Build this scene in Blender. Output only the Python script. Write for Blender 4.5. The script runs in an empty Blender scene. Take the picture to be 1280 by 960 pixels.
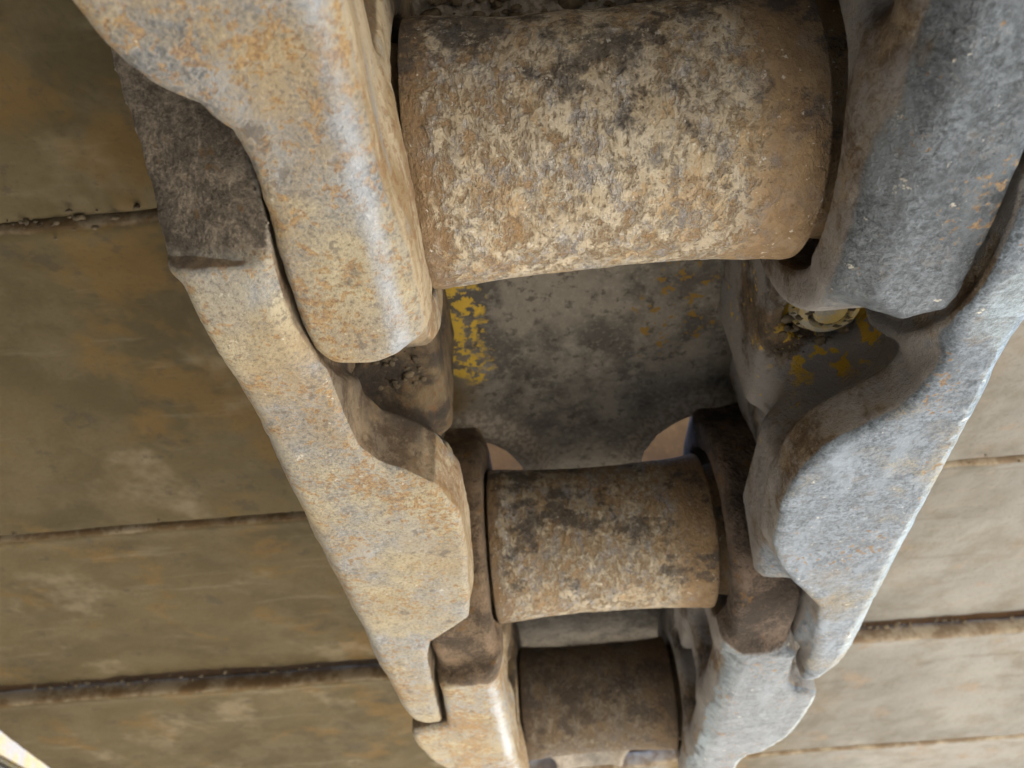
import bpy, math, random
import numpy as np
from mathutils import Matrix, Vector

# ------------------------------------------------------------------ camera, world, sun, exposure
scn = bpy.context.scene
COL = scn.collection
R = math.radians
RIGHT = Vector((0.9960811, 0.0772733, -0.0430264))
DOWN = Vector((-0.0837092, 0.6666301, -0.7406734))
FWD = Vector((-0.0285516, 0.7413725, 0.6704861))
cam_d = bpy.data.cameras.new('camera')
cam = bpy.data.objects.new('camera', cam_d)
COL.objects.link(cam)
cam.matrix_world = Matrix(((RIGHT.x, -DOWN.x, -FWD.x, -0.023764),
                           (RIGHT.y, -DOWN.y, -FWD.y, -0.111193),
                           (RIGHT.z, -DOWN.z, -FWD.z, -0.184146),
                           (0, 0, 0, 1)))
cam_d.sensor_width = 36
cam_d.lens = 27.0
cam_d.clip_start = 0.01
cam_d.clip_end = 2000
cam_d.dof.use_dof = True
cam_d.dof.focus_distance = 0.20
cam_d.dof.aperture_fstop = 22
scn.camera = cam

SUN_EL, SUN_AZ = 40, 28            # azimuth: clockwise from +Y (ahead along the track), 90 = to the right
world = bpy.data.worlds.new('World')
scn.world = world
world.use_nodes = True
wn = world.node_tree
sky = wn.nodes.new('ShaderNodeTexSky')
sky.sky_type = 'NISHITA'
sky.sun_disc = False
sky.sun_elevation = R(SUN_EL)
sky.sun_rotation = R(SUN_AZ)
sky.ozone_density = 3.0
sky.dust_density = 0.5
wn.nodes['Background'].inputs['Strength'].default_value = 0.15
wn.links.new(sky.outputs[0], wn.nodes['Background'].inputs['Color'])
sun_d = bpy.data.lights.new('sun', 'SUN')
sun_d.energy = 4.5
sun_d.angle = R(0.5)
sun_d.color = (1.0, 0.95, 0.87)
sun = bpy.data.objects.new('sun', sun_d)
COL.objects.link(sun)
sdir = Vector((math.sin(R(SUN_AZ)) * math.cos(R(SUN_EL)), math.cos(R(SUN_AZ)) * math.cos(R(SUN_EL)), math.sin(R(SUN_EL))))
sun.rotation_euler = sdir.to_track_quat('Z', 'Y').to_euler()
sun.location = (3, -2, 4)
vs = scn.view_settings
vs.view_transform = 'Standard'
vs.look = 'None'
vs.exposure = 2.38
vs.gamma = 1
vs.use_curve_mapping = False
scn.cycles.use_denoising = True
scn.cycles.max_bounces = 8
scn.cycles.diffuse_bounces = 4

P = 0.203          # chain pitch
ZR = -0.0555       # rail face
ZS = 0.055         # inner face of the shoes
RB = 0.0342        # bushing radius
XI = 0.0496        # inner face of the inner links
rng = np.random.default_rng(7)

# ------------------------------------------------------------------ numeric helpers
LAT = rng.random((64, 64, 64)).astype(np.float32)
def vnoise(p):
    i = np.floor(p).astype(int)
    f = (p - i).astype(np.float32)
    f = f * f * (3 - 2 * f)
    i0 = i & 63
    i1 = (i + 1) & 63
    x0, y0, z0 = i0.T
    x1, y1, z1 = i1.T
    fx, fy, fz = f.T
    def mix(a, b, t): return a + (b - a) * t
    a = mix(mix(LAT[x0, y0, z0], LAT[x1, y0, z0], fx), mix(LAT[x0, y1, z0], LAT[x1, y1, z0], fx), fy)
    b = mix(mix(LAT[x0, y0, z1], LAT[x1, y0, z1], fx), mix(LAT[x0, y1, z1], LAT[x1, y1, z1], fx), fy)
    return mix(a, b, fz) * 2 - 1
def fbm(p, oct=4, gain=.5):
    s = 0; a = 1; t = 0
    for o in range(oct):
        s = s + a * vnoise(p * (2.03 ** o) + 17.3 * o); t += a; a *= gain
    return s / t

def poly_sdf(px, py, poly):
    poly = np.asarray(poly, float)
    d = np.full(px.shape, 1e9)
    sgn = np.ones(px.shape)
    n = len(poly)
    for k in range(n):
        a = poly[k]; b = poly[k - 1]
        ex, ey = b - a
        wx, wy = px - a[0], py - a[1]
        t = np.clip((wx * ex + wy * ey) / (ex * ex + ey * ey), 0, 1)
        d = np.minimum(d, (wx - ex * t) ** 2 + (wy - ey * t) ** 2)
        c1 = py >= a[1]; c2 = py < b[1]; c3 = ex * wy > ey * wx
        flip = (c1 & c2 & c3) | (~c1 & ~c2 & ~c3)
        sgn = np.where(flip, -sgn, sgn)
    return sgn * np.sqrt(d)
def smin(a, b, k):
    h = np.clip(.5 + .5 * (b - a) / k, 0, 1)
    return b + (a - b) * h - k * h * (1 - h)
def smax(a, b, k): return -smin(-a, -b, k)
def rbox(X, Y, Z, lo, hi, r=.004):
    c = [(a + b) / 2 for a, b in zip(lo, hi)]; h = [(b - a) / 2 - r for a, b in zip(lo, hi)]
    q = [abs(A - cc) - hh for A, cc, hh in zip((X, Y, Z), c, h)]
    return np.sqrt(sum(np.maximum(v, 0) ** 2 for v in q)) + np.minimum(np.maximum(np.maximum(q[0], q[1]), q[2]), 0) - r
def extr(d2, Z, z0, z1, r):
    dz = abs(Z - (z0 + z1) / 2) - (z1 - z0) / 2
    a = d2 + r; b = dz + r
    return np.sqrt(np.maximum(a, 0) ** 2 + np.maximum(b, 0) ** 2) + np.minimum(np.maximum(a, b), 0) - r
def cylx(X, Y, Z, yc, zc, rad, x0, x1, r=.004):
    return extr(np.sqrt((Y - yc) ** 2 + (Z - zc) ** 2) - rad, X, x0, x1, r)

def surface_nets(F, org, h):
    nx, ny, nz = F.shape
    S = F < 0
    acc = np.zeros((nx - 1, ny - 1, nz - 1, 3)); cnt = np.zeros((nx - 1, ny - 1, nz - 1))
    sl = lambda o, n: slice(o, o + n - 1)
    for ax in range(3):
        o2 = [a for a in range(3) if a != ax]
        for da in (0, 1):
            for db in (0, 1):
                o = [0, 0, 0]; o[o2[0]] = da; o[o2[1]] = db
                e = list(o); e[ax] = 1
                i0 = tuple(sl(o[k], F.shape[k]) for k in range(3))
                i1 = tuple(sl(e[k], F.shape[k]) for k in range(3))
                f0, f1 = F[i0], F[i1]
                m = S[i0] != S[i1]
                t = np.where(m, f0 / np.where(m, f0 - f1, 1), 0)
                cnt += m
                for k in range(3):
                    acc[..., k] += np.where(m, (t if k == ax else o[k]), 0)
    act = cnt > 0
    idx = np.full(act.shape, -1); idx[act] = np.arange(act.sum())
    ii = np.argwhere(act)
    V = (ii + acc[act] / cnt[act][:, None]) * h + np.asarray(org)
    quads = []
    for ax in range(3):
        b, c = [(1, 2), (2, 0), (0, 1)][ax]
        lo = [slice(1, n - 1) for n in F.shape]; lo[ax] = slice(0, F.shape[ax] - 1)
        hi = [slice(1, n - 1) for n in F.shape]; hi[ax] = slice(1, F.shape[ax])
        s0, s1 = S[tuple(lo)], S[tuple(hi)]
        w = np.argwhere(s0 != s1)
        if not len(w): continue
        inside = s0[s0 != s1]
        base = w.copy(); base[:, b] += 1; base[:, c] += 1
        def cell(db, dc):
            q = base.copy(); q[:, b] -= db; q[:, c] -= dc
            return idx[q[:, 0], q[:, 1], q[:, 2]]
        q = np.stack([cell(1, 1), cell(0, 1), cell(0, 0), cell(1, 0)], 1)
        q[~inside] = q[~inside][:, ::-1]
        quads.append(q)
    return V, np.concatenate(quads)

def mesh_np(name, V, Q, mat, smooth=True):
    me = bpy.data.meshes.new(name)
    me.vertices.add(len(V)); me.vertices.foreach_set('co', np.asarray(V, np.float32).ravel())
    n = Q.shape[1]
    me.loops.add(Q.size); me.loops.foreach_set('vertex_index', Q.astype(np.int32).ravel())
    me.polygons.add(len(Q)); me.polygons.foreach_set('loop_start', np.arange(0, Q.size, n, dtype=np.int32))
    me.polygons.foreach_set('use_smooth', np.full(len(Q), smooth))
    me.update(calc_edges=True)
    me.validate()
    if mat: me.materials.append(mat)
    return me
def add(name, me, loc=(0, 0, 0), parent=None, label=None, cat=None, group=None, kind=None):
    o = bpy.data.objects.new(name, me)
    COL.objects.link(o)
    o.location = loc
    if parent: o.parent = parent
    tag(o, label, cat, group, kind)
    return o
def tag(o, label=None, cat=None, group=None, kind=None):
    if label: o['label'] = label
    if cat: o['category'] = cat
    if group: o['group'] = group
    if kind: o['kind'] = kind
def vnormals(me):
    a = np.empty(len(me.vertices) * 3, np.float32)
    me.vertices.foreach_get('normal', a) if False else me.vertex_normals.foreach_get('vector', a)
    return a.reshape(-1, 3)
def roughen(me, amps, seed):
    n = len(me.vertices); co = np.empty(n * 3, np.float32); me.vertices.foreach_get('co', co); co = co.reshape(-1, 3)
    N = vnormals(me); d = np.zeros(n)
    for freq, amp, oc in amps:
        d += amp * fbm(co * freq + seed * 7.13, oc)
    me.vertices.foreach_set('co', (co + N * d[:, None]).astype(np.float32).ravel()); me.update()

# ------------------------------------------------------------------ materials
class NT:
    def __init__(s, name):
        s.m = bpy.data.materials.new(name); s.m.use_nodes = True
        s.t = s.m.node_tree; s.b = s.t.nodes['Principled BSDF']; s.out = s.t.nodes['Material Output']
    def n(s, typ, **kw):
        x = s.t.nodes.new(typ)
        for k, v in kw.items(): setattr(x, k, v)
        return x
    def put(s, sock, v):
        if isinstance(v, bpy.types.NodeSocket): s.t.links.new(v, sock)
        else: sock.default_value = v
    def math(s, op, a, b=0.0, clamp=False):
        x = s.n('ShaderNodeMath', operation=op, use_clamp=clamp); s.put(x.inputs[0], a); s.put(x.inputs[1], b); return x.outputs[0]
    def coords(s, scale=(1, 1, 1), rand=True):
        tc = s.n('ShaderNodeTexCoord')
        v = tc.outputs['Object']
        s.raw = v
        if rand:
            oi = s.n('ShaderNodeObjectInfo')
            a = s.n('ShaderNodeVectorMath', operation='ADD'); s.put(a.inputs[0], v)
            c = s.n('ShaderNodeCombineXYZ')
            for k in range(3): s.put(c.inputs[k], s.math('MULTIPLY', oi.outputs['Random'], 3.1 + 1.7 * k))
            s.put(a.inputs[1], c.outputs[0]); v = a.outputs[0]
        s.co = v
        return v
    def noise(s, scale, detail=6, rough=.6, stretch=None, dist=0.0, off=0.0):
        v = s.co
        if stretch or off:
            m = s.n('ShaderNodeMapping'); s.put(m.inputs['Vector'], v)
            m.inputs['Scale'].default_value = stretch or (1, 1, 1); m.inputs['Location'].default_value = (off, off * .7, off * 1.3); v = m.outputs[0]
        x = s.n('ShaderNodeTexNoise'); s.put(x.inputs['Vector'], v)
        x.inputs['Scale'].default_value = scale; x.inputs['Detail'].default_value = detail * .72
        x.inputs['Roughness'].default_value = rough; x.inputs['Distortion'].default_value = dist
        return x.outputs['Fac']
    def step(s, v, lo, hi):
        x = s.n('ShaderNodeMapRange', interpolation_type='SMOOTHSTEP'); s.put(x.inputs[0], v)
        s.put(x.inputs[1], lo); s.put(x.inputs[2], hi); return x.outputs[0]
    def mix(s, f, a, b):
        x = s.n('ShaderNodeMix', data_type='RGBA'); s.put(x.inputs['Factor'], f)
        c = [i for i in x.inputs if i.type == 'RGBA']
        for sock, v in zip(c, (a, b)): s.put(sock, v if isinstance(v, bpy.types.NodeSocket) else (*v, 1))
        return [o for o in x.outputs if o.type == 'RGBA'][0]
    def fmix(s, f, a, b):
        x = s.n('ShaderNodeMix', data_type='FLOAT'); s.put(x.inputs[0], f); s.put(x.inputs[2], a); s.put(x.inputs[3], b); return x.outputs[0]
    def ramp(s, v, stops):
        x = s.n('ShaderNodeValToRGB'); s.put(x.inputs[0], v); e = x.color_ramp.elements
        while len(e) < len(stops): e.new(.5)
        for el, (p, c) in zip(e, stops): el.position = p; el.color = (*c, 1)
        return x.outputs[0]
    def axis(s, k, raw=True):
        x = s.n('ShaderNodeSeparateXYZ'); s.put(x.inputs[0], s.raw if raw else s.co); return x.outputs[k]
    def bump(s, h, dist, strength=1.0, normal=None):
        x = s.n('ShaderNodeBump'); s.put(x.inputs['Height'], h); x.inputs['Distance'].default_value = dist; x.inputs['Strength'].default_value = strength
        if normal: s.put(x.inputs['Normal'], normal)
        return x.outputs[0]
    def finish(s, col, rough, metal=0.0, normal=None):
        s.put(s.b.inputs['Base Color'], col); s.put(s.b.inputs['Roughness'], rough); s.put(s.b.inputs['Metallic'], metal)
        if normal: s.put(s.b.inputs['Normal'], normal)
        return s.m
    def boxmask(s, spans, soft, wob=None):
        r = None
        for k, (a, b) in spans.items():
            v = s.axis(k)
            if wob: v = s.math('ADD', v, wob)
            m = s.math('MULTIPLY', s.step(v, a - soft, a + soft), s.math('SUBTRACT', 1.0, s.step(v, b - soft, b + soft)))
            r = m if r is None else s.math('MULTIPLY', r, m)
        return r

TAN = (.43, .33, .195); TAN2 = (.55, .46, .31); RUST = (.27, .115, .035); ORANGE = (.42, .20, .06)
STEEL = (.30, .32, .35); DARK = (.045, .038, .032); BROWN = (.14, .095, .058); YELLOW = (.75, .47, .02)

def mat_link(name, dust, rust, steel=STEEL, shine=.5, yellow=None, near=-.0160, mud=(.32, .265, .205), polish=False):
    """worn cast steel: bare on the rail face, dusty, rusted in flakes, dirty and oily away from the rail"""
    t = NT(name); t.coords()
    big = t.noise(24, 4, .6)
    mid = t.noise(95, 7, .66, dist=.5)
    fl = t.noise(430, 6, .66, off=3.1, dist=.3)
    fine = t.noise(950, 6.5, .82, off=1.7)
    z = t.axis(2)
    cen = lambda v, k: t.math('MULTIPLY', t.math('SUBTRACT', v, .5), k)
    zz = t.math('ADD', t.math('ADD', z, cen(mid, .016)), cen(fl, .010))
    rail = t.math('SUBTRACT', 1.0, t.step(zz, -.047, -.036))       # 1 on the running face
    geo = t.n('ShaderNodeNewGeometry'); sp = t.n('ShaderNodeSeparateXYZ'); t.put(sp.inputs[0], geo.outputs['Normal'])
    down = t.step(t.math('MULTIPLY', sp.outputs[2], -1.0), .30, .52)
    inward = t.step(t.math('ABSOLUTE', sp.outputs[0]), .70, .88)
    ax = t.math('ABSOLUTE', t.axis(0))
    yy = t.math('ADD', t.axis(1), t.math('ADD', cen(mid, .004), cen(fl, .003)))
    pt = t.step(t.math('ADD', geo.outputs['Pointiness'], cen(fl, .06)), .535, .585)
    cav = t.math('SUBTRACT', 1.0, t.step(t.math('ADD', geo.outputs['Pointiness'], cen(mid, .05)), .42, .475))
    endm = t.step(yy, near - .0015, near + .0015)
    rail = t.math('MULTIPLY', t.math('MULTIPLY', rail, down), endm)
    # the steel of the running face
    gr = t.math('ADD', t.math('MULTIPLY', fine, .55), t.math('MULTIPLY', fl, .45))
    col = t.mix(t.step(gr, .38, .62), tuple(c * .42 for c in steel), tuple(c * 1.45 for c in steel))
    col = t.mix(t.math('MULTIPLY', t.step(mid, .40, .64), .55), col, tuple(c * .62 for c in steel))
    col = t.mix(t.math('MULTIPLY', t.step(t.noise(50, 6, .66, stretch=(2.2, .7, 1), off=23.), .50, .66), .6), col, tuple(min(1, c * 1.5) for c in steel))
    dm = t.math('ADD', t.math('ADD', t.math('MULTIPLY', big, .75), t.math('MULTIPLY', mid, .45)), cen(fine, .45))
    c0 = .94 - dust * .62
    dmask = t.step(dm, c0 - .12, c0 + .16)
    dcol = t.mix(t.step(mid, .32, .68), (.43, .345, .20), (.52, .455, .315))
    dcol = t.mix(t.math('MULTIPLY', t.step(t.noise(40, 5, .62, off=15.), .42, .62), .8), dcol, (.40, .37, .31))
    dcol = t.mix(t.math('MULTIPLY', t.step(t.noise(16, 4, .6, off=18.), .50, .66), .6), dcol, (.36, .25, .12))
    dcol = t.mix(t.math('MULTIPLY', t.step(fine, .52, .70), .45), dcol, (.62, .55, .43))
    dcol = t.mix(t.math('MULTIPLY', t.math('SUBTRACT', 1.0, t.step(fine, .36, .49)), .75), dcol, (.20, .15, .085))
    col = t.mix(t.math('MULTIPLY', dmask, .93), col, dcol)
    clus = t.noise(33, 4, .6, off=9.3)
    rm = t.step(t.math('ADD', t.math('MULTIPLY', fl, .8), t.math('MULTIPLY', clus, .55)), .80 - rust * .22, .86 - rust * .22)
    rcol = t.mix(t.step(fine, .4, .6), (.25, .13, .05), (.46, .29, .11))
    col = t.mix(t.math('MULTIPLY', rm, .7), col, rcol)
    dk = t.step(t.math('ADD', t.noise(150, 6, .7, off=12.), cen(fine, .35)), .58, .67)
    col = t.mix(t.math('MULTIPLY', dk, .65), col, (.12, .105, .095))
    wh = t.step(t.math('ADD', t.noise(240, 5, .66, off=19.), cen(fine, .3)), .67, .72)
    col = t.mix(t.math('MULTIPLY', wh, .7), col, (.70, .66, .58))
    # away from the running face
    side = t.mix(t.step(mid, .34, .64), (.06, .046, .034), (.20, .145, .085))
    side = t.mix(t.math('MULTIPLY', t.step(big, .4, .6), .55), side, (.27, .205, .12) if dust > .4 else (.13, .088, .05))
    side = t.mix(t.math('MULTIPLY', t.step(fl, .52, .62), .5), side, (.22, .10, .04))
    side = t.mix(t.math('MULTIPLY', t.step(t.noise(60, 6, .62, off=7.7), .46, .58), .75), side, (.035, .031, .029))
    side = t.mix(t.math('MULTIPLY', t.step(fine, .56, .74), .45), side, (.33, .28, .22))
    # rust and dry dirt on the lip under the running face
    lip = t.math('SUBTRACT', 1.0, t.step(t.math('ADD', zz, cen(clus, .02)), -.044, -.030))
    side = t.mix(t.math('MULTIPLY', lip, .45 if dust > .4 else .75), side, t.mix(t.step(t.math('ADD', mid, cen(gr, .8)), .40, .64), (.15, .095, .05), (.36, .29, .2)))
    if dust < .4:
        side = t.mix(t.math('MULTIPLY', t.step(t.math('ADD', clus, cen(fl, .3)), .36, .54), .75), side, (.34, .335, .34))
    # rubbed inner faces, and caked mud on the rounded near end
    if dust > .4:
        scr = t.noise(110, 6, .7, stretch=(1.5, .22, 1.6), off=33.)
        rub = t.mix(t.step(scr, .38, .62), (.36, .26, .14), (.56, .47, .33))
        rub = t.mix(t.math('MULTIPLY', t.step(t.noise(80, 6, .7, stretch=(1.5, .2, 1.4), off=37.), .54, .64), .8), rub, (.34, .36, .38))
        rub = t.mix(t.math('MULTIPLY', rm, .5), rub, (.26, .12, .04))
        rubm = t.math('MULTIPLY', t.math('MULTIPLY', inward, t.math('SUBTRACT', 1.0, t.step(zz, -.008, .004))), t.math('SUBTRACT', 1.0, t.step(ax, .056, .060)))
        side = t.mix(t.math('MULTIPLY', rubm, .9), side, rub)
    mc = t.mix(t.step(t.math('ADD', t.math('ADD', fine, cen(mid, 1.2)), cen(big, 1.0)), .28, .74), tuple(c * .35 for c in mud), tuple(c * 1.25 for c in mud))
    mc = t.mix(t.math('MULTIPLY', t.step(t.noise(120, 5, .6, off=43.), .60, .66), .7), mc, (.20, .11, .04))
    side = t.mix(t.math('SUBTRACT', 1.0, endm), side, mc)
    if yellow:
        for sp, lo in yellow:
            ym = t.boxmask(sp, .004, t.math('ADD', cen(mid, .02), cen(fl, .008)))
            ym = t.math('MULTIPLY', ym, t.step(t.noise(150, 5, .6, off=4.4), lo, lo + .04))
            side = t.mix(ym, side, (.62, .40, .05))
    c = t.mix(rail, side, col)
    c = t.mix(t.math('MULTIPLY', pt, .8), c, (.58, .53, .44) if dust > .4 else (.46, .47, .48))
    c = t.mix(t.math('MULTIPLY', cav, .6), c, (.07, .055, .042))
    h = t.math('ADD', t.math('MULTIPLY', fine, .55 if dust > .4 else 1.0), t.math('MULTIPLY', mid, .8))
    h = t.math('ADD', h, t.math('MULTIPLY', t.fmix(rail, 1.2, .35), fl))
    h = t.math('SUBTRACT', h, t.math('MULTIPLY', t.math('ADD', rm, dk), .10))
    h = t.math('ADD', h, t.math('MULTIPLY', t.math('SUBTRACT', 1.0, endm), t.math('MULTIPLY', t.math('ADD', mid, fl), 1.2)))
    nrm = t.bump(h, .0012, .9)
    bare = t.math('MULTIPLY', rail, t.math('MULTIPLY', t.math('SUBTRACT', 1.0, dmask), t.math('SUBTRACT', 1.0, rm)))
    met = t.math('MULTIPLY', bare, shine)
    rgh = t.fmix(bare, .9, .34)
    if polish:                                  # the corner rubbed bright by the rollers
        axw = t.math('ADD', ax, cen(mid, .003))
        pm = t.math('MULTIPLY', t.step(axw, .0505, .0532), t.math('SUBTRACT', 1.0, t.step(axw, .0540, .0580)))
        pm = t.math('MULTIPLY', t.math('MULTIPLY', pm, t.math('SUBTRACT', 1.0, t.step(zz, -.048, -.042))), t.math('MULTIPLY', endm, t.fmix(t.step(t.math('ADD', clus, cen(fl, .5)), .36, .62), .9, .25)))
        c = t.mix(pm, c, t.mix(t.step(gr, .36, .64), (.36, .39, .44), (.52, .55, .60)))
        rgh = t.fmix(pm, rgh, .36); met = t.fmix(pm, met, .75)
    return t.finish(c, rgh, met, nrm)

def mat_bushing(name, crust, dark=.0, tint=1.0):
    t = NT(name); t.coords()
    st = (1.5, 1, 1)
    cen = lambda v, k: t.math('MULTIPLY', t.math('SUBTRACT', v, .5), k)
    big = t.noise(20, 4, .6)
    mid = t.noise(150, 7, .76, stretch=st, dist=.35)
    fl = t.noise(420, 6, .72, stretch=(1.5, 1, 1), dist=.25, off=3.)
    fine = t.noise(900, 6, .8, off=2.)
    x = t.axis(0)
    xx = t.math('ADD', x, t.math('ADD', cen(mid, .022), cen(fl, .012)))
    band = t.math('MULTIPLY', t.step(xx, -.0455, -.040), t.math('SUBTRACT', 1.0, t.step(xx, .028, .038)))
    base = t.mix(t.step(fl, .38, .62), (.28, .195, .115), (.44, .30, .16))
    base = t.mix(t.math('MULTIPLY', t.step(big, .42, .6), .6), base, (.26, .19, .115))
    base = t.mix(t.math('MULTIPLY', t.step(fine, .5, .7), .35), base, (.42, .30, .17))
    sn = t.math('ADD', t.noise(75, 7, .7, stretch=st, off=8.), cen(fl, .2))
    base = t.mix(t.math('MULTIPLY', t.step(sn, .50, .60), .8), base, (.29, .285, .29))
    cm = t.math('ADD', t.math('ADD', t.math('MULTIPLY', mid, .6), t.math('MULTIPLY', fl, .35)), t.math('MULTIPLY', big, .18))
    cm = t.math('ADD', cm, cen(fine, .08))
    c1 = .61 - crust * .075
    cmask = t.math('MULTIPLY', t.step(cm, c1 - .06, c1 + .06), t.fmix(band, .10, 1.0))
    ccol = t.mix(t.step(t.noise(130, 6, .66, off=6.), .38, .60), (.48, .405, .29), (.62, .55, .43))
    ccol = t.mix(t.math('MULTIPLY', t.step(t.noise(48, 5, .6, off=26.), .45, .60), .65), ccol, (.46, .41, .33))
    ccol = t.mix(t.math('MULTIPLY', t.step(fine, .52, .70), .55), ccol, (.66, .59, .45))
    col = t.mix(t.math('MULTIPLY', cmask, .82), base, ccol)
    gv_ = t.math('ADD', t.noise(120, 6, .74, stretch=(1.6, 1, 1), off=71.), cen(fl, .35))
    gm_ = t.math('MULTIPLY', t.step(gv_, .53, .63), band)
    col = t.mix(t.math('MULTIPLY', gm_, .65), col, t.mix(t.step(fine, .4, .6), (.24, .24, .25), (.46, .45, .46)))
    ov = t.step(t.math('ADD', t.noise(60, 6, .74, stretch=(1.4, 1, 1), off=81.), cen(fl, .4)), .54, .62)
    col = t.mix(t.math('MULTIPLY', ov, .65), col, t.mix(t.step(fl, .42, .58), (.30, .18, .08), (.45, .31, .16)))
    smooth = t.mix(t.step(mid, .35, .65), (.20, .125, .065), (.31, .215, .12))
    col = t.mix(t.math('MULTIPLY', t.math('SUBTRACT', 1.0, band), .8), col, smooth)
    yv = t.axis(1)
    dn = t.math('ADD', t.noise(62, 8, .72, off=14.), t.math('MULTIPLY', big, .25))
    dn = t.math('ADD', dn, t.math('MULTIPLY', t.math('SUBTRACT', t.math('MULTIPLY', yv, -1.0), .010), 4.2))      # dark patches grow denser on the near top side
    dk = t.step(dn, .71 - dark, .82 - dark)
    col = t.mix(t.math('MULTIPLY', dk, .8), col, (.07, .062, .058))
    pale = t.math('MULTIPLY', t.step(t.math('ADD', t.noise(150, 7, .72, off=21.), cen(fine, .15)), .61, .66), band)
    col = t.mix(t.math('MULTIPLY', pale, .8), col, (.62, .56, .46))
    spk = t.step(t.math('ADD', t.noise(420, 4, .66, off=31.), cen(fine, .3)), .66, .71)
    col = t.mix(t.math('MULTIPLY', spk, .75), col, (.70, .66, .60))
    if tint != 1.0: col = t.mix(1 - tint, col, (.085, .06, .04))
    h = t.math('ADD', t.math('MULTIPLY', cmask, .5), t.math('ADD', t.math('MULTIPLY', fl, .7), t.math('MULTIPLY', pale, .25)))
    h = t.math('SUBTRACT', h, t.math('MULTIPLY', t.math('ADD', t.math('ADD', dk, gm_), ov), .28))
    hb = t.math('ADD', h, t.math('ADD', t.math('MULTIPLY', fine, .24), t.math('MULTIPLY', mid, .6)))
    t.finish(col, .93, 0.0, t.bump(hb, .0012, 1.0))
    return t.m

def mat_shoe(name, stops, paint=None, blot=.5):
    t = NT(name); t.coords()
    cen = lambda v, k: t.math('MULTIPLY', t.math('SUBTRACT', v, .5), k)
    big = t.noise(8, 4, .62)
    mid = t.noise(34, 6, .68, dist=.15, off=2.)
    scr = t.noise(26, 6, .72, stretch=(.35, 2.4, 1), off=91.)
    fine = t.noise(420, 5, .62, off=4.)
    x = t.axis(0)
    c = t.mix(t.step(big, .36, .64), *stops[:2])
    c = t.mix(t.math('MULTIPLY', t.step(mid, .42, .64), blot), c, stops[2])
    # rust stains beside the links and in streaks
    near = t.math('SUBTRACT', 1.0, t.step(t.math('ABSOLUTE', x), .12, .24))
    rs = t.math('ADD', t.noise(20, 6, .66, off=7.), t.math('MULTIPLY', near, .10))
    c = t.mix(t.math('MULTIPLY', t.step(rs, .55, .68), .7), c, stops[3])
    c = t.mix(t.math('MULTIPLY', t.step(t.noise(13, 6, .66, off=11.), .55, .70), .55), c, (.25, .205, .14))
    c = t.mix(t.math('MULTIPLY', t.step(t.noise(55, 7, .7, off=13.), .58, .66), .5), c, (.05, .04, .028))
    # paler dust-coloured right half, standing in for the stronger light on that side
    lit_half = t.math('MULTIPLY', t.step(x, .08, .24), t.fmix(t.step(mid, .3, .6), .55, .95))
    c = t.mix(lit_half, c, t.mix(t.step(big, .35, .65), (.185, .182, .172), (.25, .245, .23)))
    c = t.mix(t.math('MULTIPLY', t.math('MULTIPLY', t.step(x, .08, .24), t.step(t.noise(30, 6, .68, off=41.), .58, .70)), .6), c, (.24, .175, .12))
    c = t.mix(t.math('MULTIPLY', t.step(scr, .56, .72), .2), c, (.30, .26, .19))
    c = t.mix(t.math('MULTIPLY', t.math('SUBTRACT', 1.0, t.step(scr, .30, .42)), .35), c, (.09, .07, .045))
    c = t.mix(t.math('MULTIPLY', t.math('SUBTRACT', 1.0, t.step(fine, .32, .46)), .25), c, (.05, .04, .03))
    # dark caked mud between the links
    mud = t.boxmask({0: (-.055, .068)}, .012)
    mcol = t.mix(t.step(mid, .36, .62), (.090, .084, .078), (.24, .22, .19))
    mcol = t.mix(t.math('MULTIPLY', t.step(t.noise(80, 7, .7, off=51.), .52, .66), .6), mcol, (.27, .255, .225))
    mcol = t.mix(t.math('MULTIPLY', t.math('SUBTRACT', 1.0, t.step(t.noise(170, 6, .72, off=53.), .36, .46)), .7), mcol, (.05, .044, .038))
    mcol = t.mix(t.math('MULTIPLY', t.step(fine, .52, .68), .35), mcol, (.34, .32, .28))
    c = t.mix(t.math('MULTIPLY', mud, .94), c, mcol)
    eg = t.math('SUBTRACT', 1.0, t.step(t.math('ADD', t.axis(1), cen(t.noise(70, 4, .6, off=67.), .003)), .0460, .0480))
    c = t.mix(t.math('MULTIPLY', eg, .75), c, t.mix(t.step(t.noise(48, 6, .7, off=69.), .40, .62), (.19, .12, .06), (.42, .35, .25)))
    rimm = t.math('MULTIPLY', t.math('SUBTRACT', 1.0, t.step(t.math('ADD', t.axis(2), cen(mid, .004)), .0495, .0535)), t.boxmask({0: (-.1, .1), 1: (.14, .26)}, .006))
    c = t.mix(t.math('MULTIPLY', rimm, .85), c, t.mix(t.step(fine, .4, .6), (.20, .17, .14), (.36, .32, .27)))
    if paint:
        for spans, lo, pc in paint:
            wob = t.boxmask(spans, .0025, t.math('ADD', cen(mid, .034), cen(t.noise(200, 4, .6, off=61.), .014)))
            m = t.math('MULTIPLY', wob, t.step(t.math('ADD', t.noise(170, 6, .66, off=5.), cen(fine, .25)), lo, lo + .05))
            c = t.mix(m, c, pc)
    lump = t.noise(110, 6, .68, off=57.)
    h = t.math('ADD', t.math('ADD', t.math('MULTIPLY', mid, 1.0), t.math('MULTIPLY', fine, .14)), t.math('MULTIPLY', t.math('MULTIPLY', lump, mud), 1.0))
    return t.finish(c, .93, 0.0, t.bump(h, .0020, .85))

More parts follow.
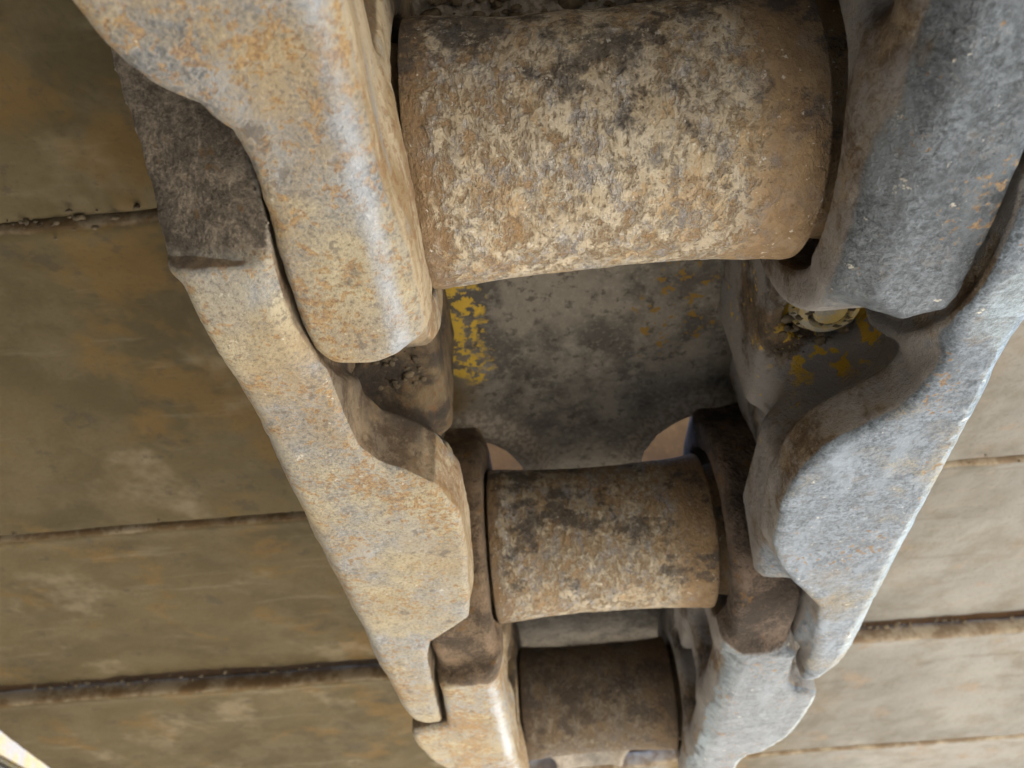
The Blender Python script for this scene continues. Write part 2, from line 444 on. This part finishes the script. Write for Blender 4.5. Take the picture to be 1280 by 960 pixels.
def mat_simple(name, a, b, scale, rough=.9, metal=0.0, bumpd=.001):
    t = NT(name); t.coords()
    n = t.noise(scale, 7, .65); f = t.noise(scale * 9, 4, .6, off=3.)
    c = t.mix(t.step(n, .38, .62), a, b)
    c = t.mix(t.math('MULTIPLY', t.step(f, .5, .7), .3), c, tuple(min(1, v * 1.6) for v in b))
    return t.finish(c, rough, metal, t.bump(t.math('ADD', n, t.math('MULTIPLY', f, .3)), bumpd, .8))

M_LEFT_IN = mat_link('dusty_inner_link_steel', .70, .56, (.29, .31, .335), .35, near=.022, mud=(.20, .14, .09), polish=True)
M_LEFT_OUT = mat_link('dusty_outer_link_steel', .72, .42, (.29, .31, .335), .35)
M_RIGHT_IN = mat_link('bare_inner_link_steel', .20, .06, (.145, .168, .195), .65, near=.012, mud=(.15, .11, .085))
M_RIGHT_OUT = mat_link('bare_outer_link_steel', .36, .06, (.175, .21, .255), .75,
                       yellow=[({0: (.04, .066), 1: (.03, .11), 2: (-.03, .05)}, .63), ({0: (.06, .1), 1: (.07, .095), 2: (-.012, .03)}, .53)])
M_BUSH = mat_bushing('mud_crusted_bushing', 1.0)
M_BUSH2 = mat_bushing('rusty_bushing', .8, .03, .92)
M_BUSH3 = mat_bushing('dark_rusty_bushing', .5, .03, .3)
S_BROWN = [(.070, .053, .022), (.108, .083, .038), (.13, .103, .056), (.145, .088, .024)]
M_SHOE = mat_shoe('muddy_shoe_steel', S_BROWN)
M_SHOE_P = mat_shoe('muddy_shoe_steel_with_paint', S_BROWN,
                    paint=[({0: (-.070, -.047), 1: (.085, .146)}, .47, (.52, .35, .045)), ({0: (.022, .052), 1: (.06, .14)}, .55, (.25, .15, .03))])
M_NUT = mat_simple('grimy_nut_steel', (.42, .41, .38), (.62, .47, .16), 110, .85, 0.0)
M_GROUND = mat_simple('sunlit_sandy_ground', (.40, .35, .27), (.48, .43, .35), 1.5, .95, 0, .01)
M_BLOCKER = mat_simple('dark_blocker_steel', (.05, .042, .032), (.085, .07, .05), 12, .9)  # dark tone so the unseen plates bounce little light
M_PANEL = mat_simple('pale_panel', (.115, .105, .105), (.16, .115, .03), 45, .8)

# ------------------------------------------------------------------ ground
gv = np.array([(-300, -300, 0), (300, -300, 0), (300, 300, 0), (-300, 300, 0)], float)
add('ground', mesh_np('ground', gv, np.array([[0, 1, 2, 3]]), M_GROUND, False), (0, 0, -.55), kind='structure')

# ------------------------------------------------------------------ links
def grid(lo, hi, h):
    ax = [np.arange(a, b + h, h) for a, b in zip(lo, hi)]
    return np.meshgrid(*ax, indexing='ij')

B_LEFT = [(.1045, -.07), (.1030, -.045), (.0990, -.025), (.0975, -.010), (.0975, 0), (.0990, .03), (.1003, .07), (.1003, .105), (.1003, .2), (.1010, .255), (.098, .268), (.090, .272), (.082, .270),
          (.0783, .217), (.0755, .190), (.0732, .1795), (.0649, .171), (.0556, .1605), (.0540, .150), (.0504, .117), (.0496, .088),
          (.0546, .0725), (.0615, .0655), (.0690, .0600), (.0728, .0520), (.0734, .0337), (.0737, .012), (.0751, -.014), (.0765, -.07)]
B_RIGHT = [(.0960, -.07), (.0965, -.02), (.0975, .023), (.1005, .075), (.1040, .171), (.1065, .225), (.1055, .240), (.098, .2515), (.0885, .2565),
           (.0870, .240), (.0835, .2046), (.0783, .1745), (.0677, .1581), (.0570, .1395), (.0515, .1222), (.0498, .0976), (.0523, .0808),
           (.0569, .0697), (.0643, .0634), (.0731, .0558), (.0771, .0481), (.0790, .0332), (.0796, .020), (.0798, -.012), (.0798, -.07)]

def chip(d2, x2, y2, seed):
    p = np.stack([x2.ravel(), y2.ravel(), np.full(x2.size, seed * .37)], -1)
    n = fbm(p * 170, 4, .6).reshape(x2.shape); m = fbm(p * 40 + 9, 2).reshape(x2.shape)
    return d2 + (np.clip(n, -.2, 1) * .0013 * np.clip(m * 1.6 + .35, .05, 1) + m * .0003)[:, :, None]
def outer_link(poly, h, seed, side, edge):
    X, Y, Z = grid((.040, -.075, -.066), (.112, .285, .066), h)
    x2, y2 = X[:, :, 0], Y[:, :, 0]
    d2 = poly_sdf(x2, y2, poly)[:, :, None]
    d2 = chip(d2, x2, y2, seed)
    t = np.clip((X - .078) / .02, 0, 1) ** 2
    head = extr(d2, Z, ZR, -.034 - .005 * (side > 0), edge + (.012 - edge) * t)
    near = np.sqrt(Y ** 2 + Z ** 2) - .0600
    head = np.where(Y < -.03, np.maximum(head, near), head)
    bn = cylx(X, Y, Z, 0, 0, .0600, .0768, .0955 if side < 0 else .0930, .003)
    d2n = np.maximum(d2, (y2 + .012)[:, :, None])
    head = np.minimum(head, np.maximum(extr(d2n, Z, ZR, .0, .003), near))
    bf = cylx(X, Y, Z, P, 0, .050, .0775, .0985)
    web = rbox(X, Y, Z, (.0845, -.03, -.045), (.0950 if side < 0 else .0925, P + .03, .0555), .004)
    base = rbox(X, Y, Z, (.0560, .052, .001), (.094, .118, .0555), .004)
    base2 = rbox(X, Y, Z, (.0768, -.045, .02), (.094, P + .045, .0555), .004)
    colm = rbox(X, Y, Z, (.0550, .100, -.045), (.094, .170, -.014), .006)
    core = rbox(X, Y, Z, (.0650, .095, -.045), (.094, .158, .0555), .006)
    F = smin(smin(web, base, .010), smin(colm, core, .016), .012)
    F = smin(F, head, .006)
    F = smin(smin(F, bn, .006), smin(bf, base2, .004), .006)
    # room for the neighbours' bosses and the nut's flat seat
    F = smax(F, -cylx(X, Y, Z, P, 0, .0535, .02, .0770, .003), .004)
    F = smax(F, -cylx(X, Y, Z, 0, 0, .0560, .02, .0762 + .0031 * (side > 0), .003), .003)
    F = smax(F, -extr(np.sqrt((X - (.0765 if side > 0 else .088)) ** 2 + (Y - (.070 if side > 0 else .060)) ** 2) - .0150, Z, -.02, .0050, .001), .002)
    cut = ((ZR + .0035 + (-.019 - Y) * .74 + (X - .088) * .25) - Z) * .8
    F = np.where(Y < -.010, np.maximum(F, np.minimum(cut, (-.019 - Y) + .004)), F)
    F = np.maximum(F, (Z - .0552))
    V, Q = surface_nets(F, (X[0, 0, 0], Y[0, 0, 0], Z[0, 0, 0]), h)
    if side < 0: V[:, 0] *= -1; Q = Q[:, ::-1]
    me = mesh_np('track_link', V, Q, M_LEFT_OUT if side < 0 else M_RIGHT_OUT)
    roughen(me, [(45, .0003, 2), (300, .00028, 3)], seed)
    return me

def inner_link(h, seed, side, edge, gap, wide=0.0):
    X, Y, Z = grid((.040, -.062, -.066), (.112, P + .062, .066), h)
    x2, y2 = X[:, :, 0], Y[:, :, 0]
    w = wide * .6
    if side < 0: near = [(XI, .006), (.0765, .024), (.0770, .036), (.0790, .060), (.0800, .0715), (.0880, .0745), (.0975, .0775), (.0995, .084), (.0995, .10)]
    else: near = [(XI, .004), (.0790, .016), (.0800, .034), (.0822, .050), (.0862, .0572), (.0935, .0600), (.0985, .0660), (.0995, .080), (.0990, .10)]
    poly = near + [(.0972, .120), (.0945, .132), (.0926, P - .0672), (.0912, P - .0621), (.0881, P - .0555), (.0852, P - .0516), (.0797, P - .0477), (.0750 + w, P - .0425),
                   (.0738 + w, P - .0366), (.0753 + w, P - .0163), (.0764 + w, P + .006), (.0755 + w, P + .014), (.0715 + w, P + .0195), (.0620 + w, P + .0215), (.056, P + .020), (XI, P + .015)]
    d2 = poly_sdf(x2, y2, poly)[:, :, None]
    d2 = chip(d2, x2, y2, seed)
    t = np.clip((X - .052) / .012, 0, 1)
    head = extr(d2, Z, ZR, -.028, edge + (.0035 - edge) * t)
    b0 = cylx(X, Y, Z, 0, 0, .0500, XI, .0755)
    b1 = cylx(X, Y, Z, P, 0, .0495, XI, .0758 + wide * .6)
    web = rbox(X, Y, Z, (.064, -.02, -.045), (.0755, P + .02, .0555), .004)
    base = rbox(X, Y, Z, (.0515, .05, .004), (.094, P - .055, .0555), .004)
    colm = rbox(X, Y, Z, (.0515, .090, -.045), (.085, .114, .03), .006)
    base2 = rbox(X, Y, Z, (XI + .001, -.03, .02), (.0755, P + .03, .0555), .004)
    F = smin(smin(web, base, .008), colm, .012)
    F = smin(F, smin(b0, b1, .004), .006)
    F = smin(F, base2, .006)
    F = smin(F, head, .009)
    for yc in (0, P):
        F = smax(F, -cylx(X, Y, Z, yc, 0, .0625, .0762, .13, .003), .004) if yc == P else smax(F, -np.where(Z < -.03, 1, cylx(X, Y, Z, yc, 0, .054, .0762, .13, .003)), .003)
        F = smax(F, -cylx(X, Y, Z, yc, 0, RB + gap, .02, XI + .012, .001), .0015)
    F = np.maximum(F, (Z - .0552))
    V, Q = surface_nets(F, (X[0, 0, 0], Y[0, 0, 0], Z[0, 0, 0]), h)
    if side < 0: V[:, 0] *= -1; Q = Q[:, ::-1]
    me = mesh_np('track_link', V, Q, M_LEFT_IN if side < 0 else M_RIGHT_IN)
    roughen(me, [(45, .0003, 2), (300, .00028, 3)], seed)
    return me

HF = .00105
me_al = inner_link(HF, 1, -1, .0060, .0012)
me_ar = inner_link(HF, 2, 1, .0120, .0035, .0045)
me_bl = outer_link(B_LEFT, HF, 3, -1, .0024)
me_br = outer_link(B_RIGHT, HF, 4, 1, .0030)
GL = 'links of the track chain'
SAG = R(-4.5)
def link(me, k, label):
    o = add('track_link', me, (0, k * P, 0), label=label, cat='track link', group=GL)
    return o
link(me_al, -1, 'dusty tan inner track link at the top left, left of the big mud crusted bushing')
link(me_ar, -1, 'rounded blue grey inner track link at the top right, right of the big bushing')
link(me_bl, 0, 'long tan outer track link on the left with a curved notch and narrow tip')
link(me_br, 0, 'long pale blue grey outer track link on the right with a rusty notch lip')
link(me_al, 1, 'small tan inner track link at the bottom left beside the middle bushing')
link(me_ar, 1, 'small blue grey inner track link at the bottom right beside the middle bushing')
# ------------------------------------------------------------------ bushings
def bushing_mesh(name, mat, na, nx, seed):
    L = 2 * (XI + .008)
    xs = np.linspace(-L / 2, L / 2, nx)
    an = np.linspace(0, 2 * math.pi, na, endpoint=False)
    Xg, A = np.meshgrid(xs, an, indexing='ij')
    p = np.stack([Xg, np.cos(A) * RB, np.sin(A) * RB], -1).reshape(-1, 3)
    inner = np.clip((.0435 - abs(Xg.ravel() + .003)) / .004, 0, 1)
    n1 = fbm(p * np.array([95, 60, 60]) + seed, 5, .55); n2 = fbm(p * 300 + seed * 2, 3)
    d = inner * (np.clip((n1 + .15) * 5, 0, 1) * .00035 + n2 * .00014) + fbm(p * 35 + 5, 2) * .0002
    d += .0030 * (abs(Xg.ravel()) / XI) ** 3 - .0017
    xr = Xg.ravel()
    d -= .0007 * np.clip((abs(xr) - (XI - .0045)) / .003, 0, 1) ** 2
    d -= .0060 * np.clip((xr - (XI - .0022)) / .0006, 0, 1) + .0060 * np.clip((-xr - (XI - .0009)) / .0006, 0, 1)
    nrm = np.stack([np.zeros(len(p)), np.cos(A).ravel(), np.sin(A).ravel()], -1)
    V = p + nrm * d[:, None]
    i = np.arange(nx - 1)[:, None] * na; j = np.arange(na)[None]; j1 = (j + 1) % na
    Q = np.stack([i + j, i + na + j, i + na + j1, i + j1], -1).reshape(-1, 4)[:, ::-1]
    return mesh_np(name, V, Q, mat)
GB = 'bushings between the links'
add('track_bushing', bushing_mesh('bushing', M_BUSH, 520, 280, 3.3), (0, 0, 0), label='large mud crusted steel bushing across the top of the picture', cat='bushing', group=GB)
add('track_bushing', bushing_mesh('bushing', M_BUSH2, 360, 200, 9.1), (0, P, 0), label='middle sized rusty grey bushing below the dark shoe opening', cat='bushing', group=GB)
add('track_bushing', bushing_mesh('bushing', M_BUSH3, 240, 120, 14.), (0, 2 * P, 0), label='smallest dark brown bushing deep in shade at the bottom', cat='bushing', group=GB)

# ------------------------------------------------------------------ shoes
def shoe_plate(notch=True):
    h = .0028
    W = .475
    X, Y, Z = grid((-W - .01, .030, .038), (W + .01, .262, .084), h)
    x2, y2 = X[:, :, 0], Y[:, :, 0]
    y0, y1 = .0450, .2476
    d2 = np.maximum(np.maximum(y0 - y2, y2 - y1), abs(x2) - W)
    for s in ((-1, 1) if notch else ()):    # scalloped clearances for the next bushing's bosses
        q = np.sqrt(((x2 - s * .0610) / 1.0) ** 2 + ((y2 - (.2200 if s > 0 else .2270)) / 1.28) ** 2) - (.0335 if s > 0 else .0290)
        q2 = np.maximum(abs(x2 - s * .061) - (.0335 if s > 0 else .0290), (.2200 if s > 0 else .2270) - y2)
        d2 = smax(d2, -np.minimum(q, q2), .004)
    lip = np.clip((.062 - Y) / .017, 0, 1) ** 2 * .0035      # near edge curls down a little
    rim = .0085 * np.exp(-((np.minimum(np.sqrt((abs(X) - .061) ** 2 + ((Y - .22) / 1.28) ** 2) - .0335, 1)) / .0075) ** 2) * notch
    zz = Z + lip + rim
    F = extr(d2[:, :, None], zz, ZS, ZS + .014, .0035)
    V, Q = surface_nets(F, (X[0, 0, 0], Y[0, 0, 0], Z[0, 0, 0]), h)
    return V, Q
SV0, SQ0 = shoe_plate()
SV1, SQ1 = shoe_plate(False)
def plate(mat, seed, mudamp, notch=True):
    SV, SQ = (SV0, SQ0) if notch else (SV1, SQ1)
    me = mesh_np('plate', SV, SQ, mat)
    n = len(SV)
    co = SV.copy()
    mid = np.clip((.075 - abs(co[:, 0])) / .02, 0, 1)
    low = co[:, 2] < ZS + .006
    d = fbm(co * 18 + seed, 3) * .0014 + fbm(co * 90 + seed, 3) * .0006
    d += low * mid * (fbm(co * 45 + seed * 3, 4) * .5 + .5) * mudamp
    co[:, 2] -= d
    me.vertices.foreach_set('co', co.astype(np.float32).ravel()); me.update()
    return me
def bar(lo, hi, bev=.003):
    import bmesh
    bm = bmesh.new()
    bmesh.ops.create_cube(bm, size=1)
    for v in bm.verts:
        v.co = Vector([lo[k] + (v.co[k] + .5) * (hi[k] - lo[k]) for k in range(3)])
    bmesh.ops.bevel(bm, geom=bm.edges[:], offset=bev, segments=2, affect='EDGES')
    me = bpy.data.meshes.new('bar'); bm.to_mesh(me); bm.free()
    return me
me_gr = bar((-.47, .050, ZS + .010), (.47, .066, ZS + .062)); me_gr.materials.append(mat_simple('sandy_grouser', (.15, .068, .016), (.20, .095, .026), 40))
def nut_mesh():
    import bmesh
    bm = bmesh.new()
    def ring(r0, z0, r1, z1, n, flip=False):
        a = [bm.verts.new((r0 * math.cos(2 * math.pi * i / n), r0 * math.sin(2 * math.pi * i / n), z0)) for i in range(n)]
        b = [bm.verts.new((r1 * math.cos(2 * math.pi * i / n), r1 * math.sin(2 * math.pi * i / n), z1)) for i in range(n)]
        for i in range(n): bm.faces.new((a[i], a[(i + 1) % n], b[(i + 1) % n], b[i]))
        return a, b
    def stack(prof, n):
        last = None
        rows = [[bm.verts.new((r * math.cos(2 * math.pi * i / n), r * math.sin(2 * math.pi * i / n), z)) for i in range(n)] for r, z in prof]
        for a, b in zip(rows, rows[1:]):
            for i in range(n): bm.faces.new((a[i], a[(i + 1) % n], b[(i + 1) % n], b[i]))
        bm.faces.new(rows[-1])
    stack([(.0145, .002), (.0148, -.0012), (.0138, -.002), (.0135, -.002)], 40)
    stack([(.0118, -.001), (.0120, -.005), (.0112, -.0066), (.0090, -.0070), (.0082, -.0060), (.0078, -.0030)], 40)
    stack([(.0066, -.002), (.0066, -.0065), (.0056, -.0078), (.0030, -.0082)], 32)
    bmesh.ops.recalc_face_normals(bm, faces=bm.faces[:])
    me = bpy.data.meshes.new('nut'); bm.to_mesh(me); bm.free()
    me.materials.append(M_NUT)
    return me
me_nut = nut_mesh()
SHOES = [(-5, 'fifth track shoe back along the chain, behind the viewer'), (-4, 'fourth track shoe back along the chain, behind the viewer'), (-3, 'third track shoe back along the chain, behind the viewer'), (-2, 'flat brown track shoe just behind the top edge of the picture'),
         (-1, 'dark brown track shoe at the top left, above the first seam'),
         (0, 'track shoe with yellow paint remnants between the large and middle bushings'),
         (1, 'brown track shoe plate between the second seam and the rust spotted seam'),
         (2, 'lower track shoe plate below the rust spotted seam, with a stepped edge'),
         (3, 'last track shoe plate at the bottom right corner of the picture')]
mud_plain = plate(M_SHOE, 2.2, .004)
for k, lab in SHOES:
    root = add('track_shoe', None, (0, k * P, 0), label=lab, cat='track shoe', group='shoes of the track')
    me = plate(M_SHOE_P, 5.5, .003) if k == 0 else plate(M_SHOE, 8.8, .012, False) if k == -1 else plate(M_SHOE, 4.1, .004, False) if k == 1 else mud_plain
    add('plate', me, parent=root)
    add('grouser', me_gr, parent=root)
    if k in (0, 1):
        for s in (-1, 1):
            for yy in (.071,):
                o = add('nut', me_nut, (.0765, .070, .0055) if s > 0 else (-.088, .060, .006), parent=root); o.scale = (.85, .85, .8)
    if k >= 2:
        # the chain sags beyond the third joint
        piv = Vector((0, 2 * P, 0))
        rot = Matrix.Rotation(SAG, 4, 'X')
        root.matrix_world = Matrix.Translation(piv + Vector((0, -.004, -.0085))) @ rot @ Matrix.Translation(Vector((0, (k - 2) * P, 0)))

# ------------------------------------------------------------------ dirt crumbs stuck along the seams and in the pockets
def crumbs():
    r = random.Random(5)
    phi = (1 + 5 ** .5) / 2
    ico = np.array([(-1, phi, 0), (1, phi, 0), (-1, -phi, 0), (1, -phi, 0), (0, -1, phi), (0, 1, phi), (0, -1, -phi), (0, 1, -phi), (phi, 0, -1), (phi, 0, 1), (-phi, 0, -1), (-phi, 0, 1)], float) / 1.9
    tri = np.array([(0, 11, 5), (0, 5, 1), (0, 1, 7), (0, 7, 10), (0, 10, 11), (1, 5, 9), (5, 11, 4), (11, 10, 2), (10, 7, 6), (7, 1, 8), (3, 9, 4), (3, 4, 2), (3, 2, 6), (3, 6, 8), (3, 8, 9), (4, 9, 5), (2, 4, 11), (6, 2, 10), (8, 6, 7), (9, 8, 1)])
    Vs, Fs, n = [], [], 0
    def one(c, rad):
        nonlocal n
        k = np.array([r.uniform(.7, 1.5), r.uniform(.6, 1.0), r.uniform(.5, .9)]) * rad
        v = ico * (1 + np.array([[r.uniform(-.28, .28)] for _ in range(12)])) * k + np.array(c)
        Vs.append(v); Fs.append(tri + n); n += 12
    for yc, zc, cnt, a, b in ((.0435, .0540, 1500, .0004, .0020), (.2465, .0545, 500, .0003, .0012), (.4485, .0520, 700, .0004, .0022)):
        for _ in range(cnt):
            x = r.uniform(-.45, .45)
            dens = vnoise(np.array([[x * 30, yc * 50, 1.5]]))[0]
            if dens < r.uniform(-.7, .5): continue
            one((x, yc + r.gauss(0, .0022), zc + r.gauss(0, .0010)), a + (b - a) * r.random() ** 3)
    for _ in range(700):
        x = r.uniform(-.05, .05)
        one((x, r.uniform(-.075, -.005), .0475 + r.gauss(0, .0015)), r.uniform(.0006, .0035) * r.uniform(.4, 1))
    for s_ in (-1, 1):
        for _ in range(120):
            one((s_ * r.uniform(.062, .084), r.uniform(.054, .094), .001 + r.gauss(0, .0006)), r.uniform(.0004, .0018))
    return mesh_np('dirt_crumbs', np.concatenate(Vs), np.concatenate(Fs), mat_simple('dry_dirt', (.075, .058, .038), (.16, .125, .08), 60), True)
add('dirt_crumbs', crumbs(), label='dry brown dirt crumbs stuck along the shoe seams and pockets', cat='dirt', kind='stuff')

# ------------------------------------------------------------------ machine side panel at the bottom left corner, plus unseen plates that block light
hull = add('machine_side', None, (-.64, .2, -.55), label='pale machine side with yellow paint flecks in the bottom left corner', cat='machine')
for nm, lo, hi, mt in (('painted_panel', (-.02, -2.2, .64), (.02, 2.4, 1.0), M_PANEL),
                       ('side_plate', (-.018, -2.2, .02), (.018, 2.4, .638), M_BLOCKER),  # unseen lower side, kept dark to block light from the left
                       ('rear_light_blocker', (.02, -1.05, .02), (1.15, -1.02, .62), M_BLOCKER)):  # unseen plate added behind the camera to stop light from the rear
    me_h = bar(lo, hi, .004); me_h.materials.append(mt)
    add(nm, me_h, parent=hull)
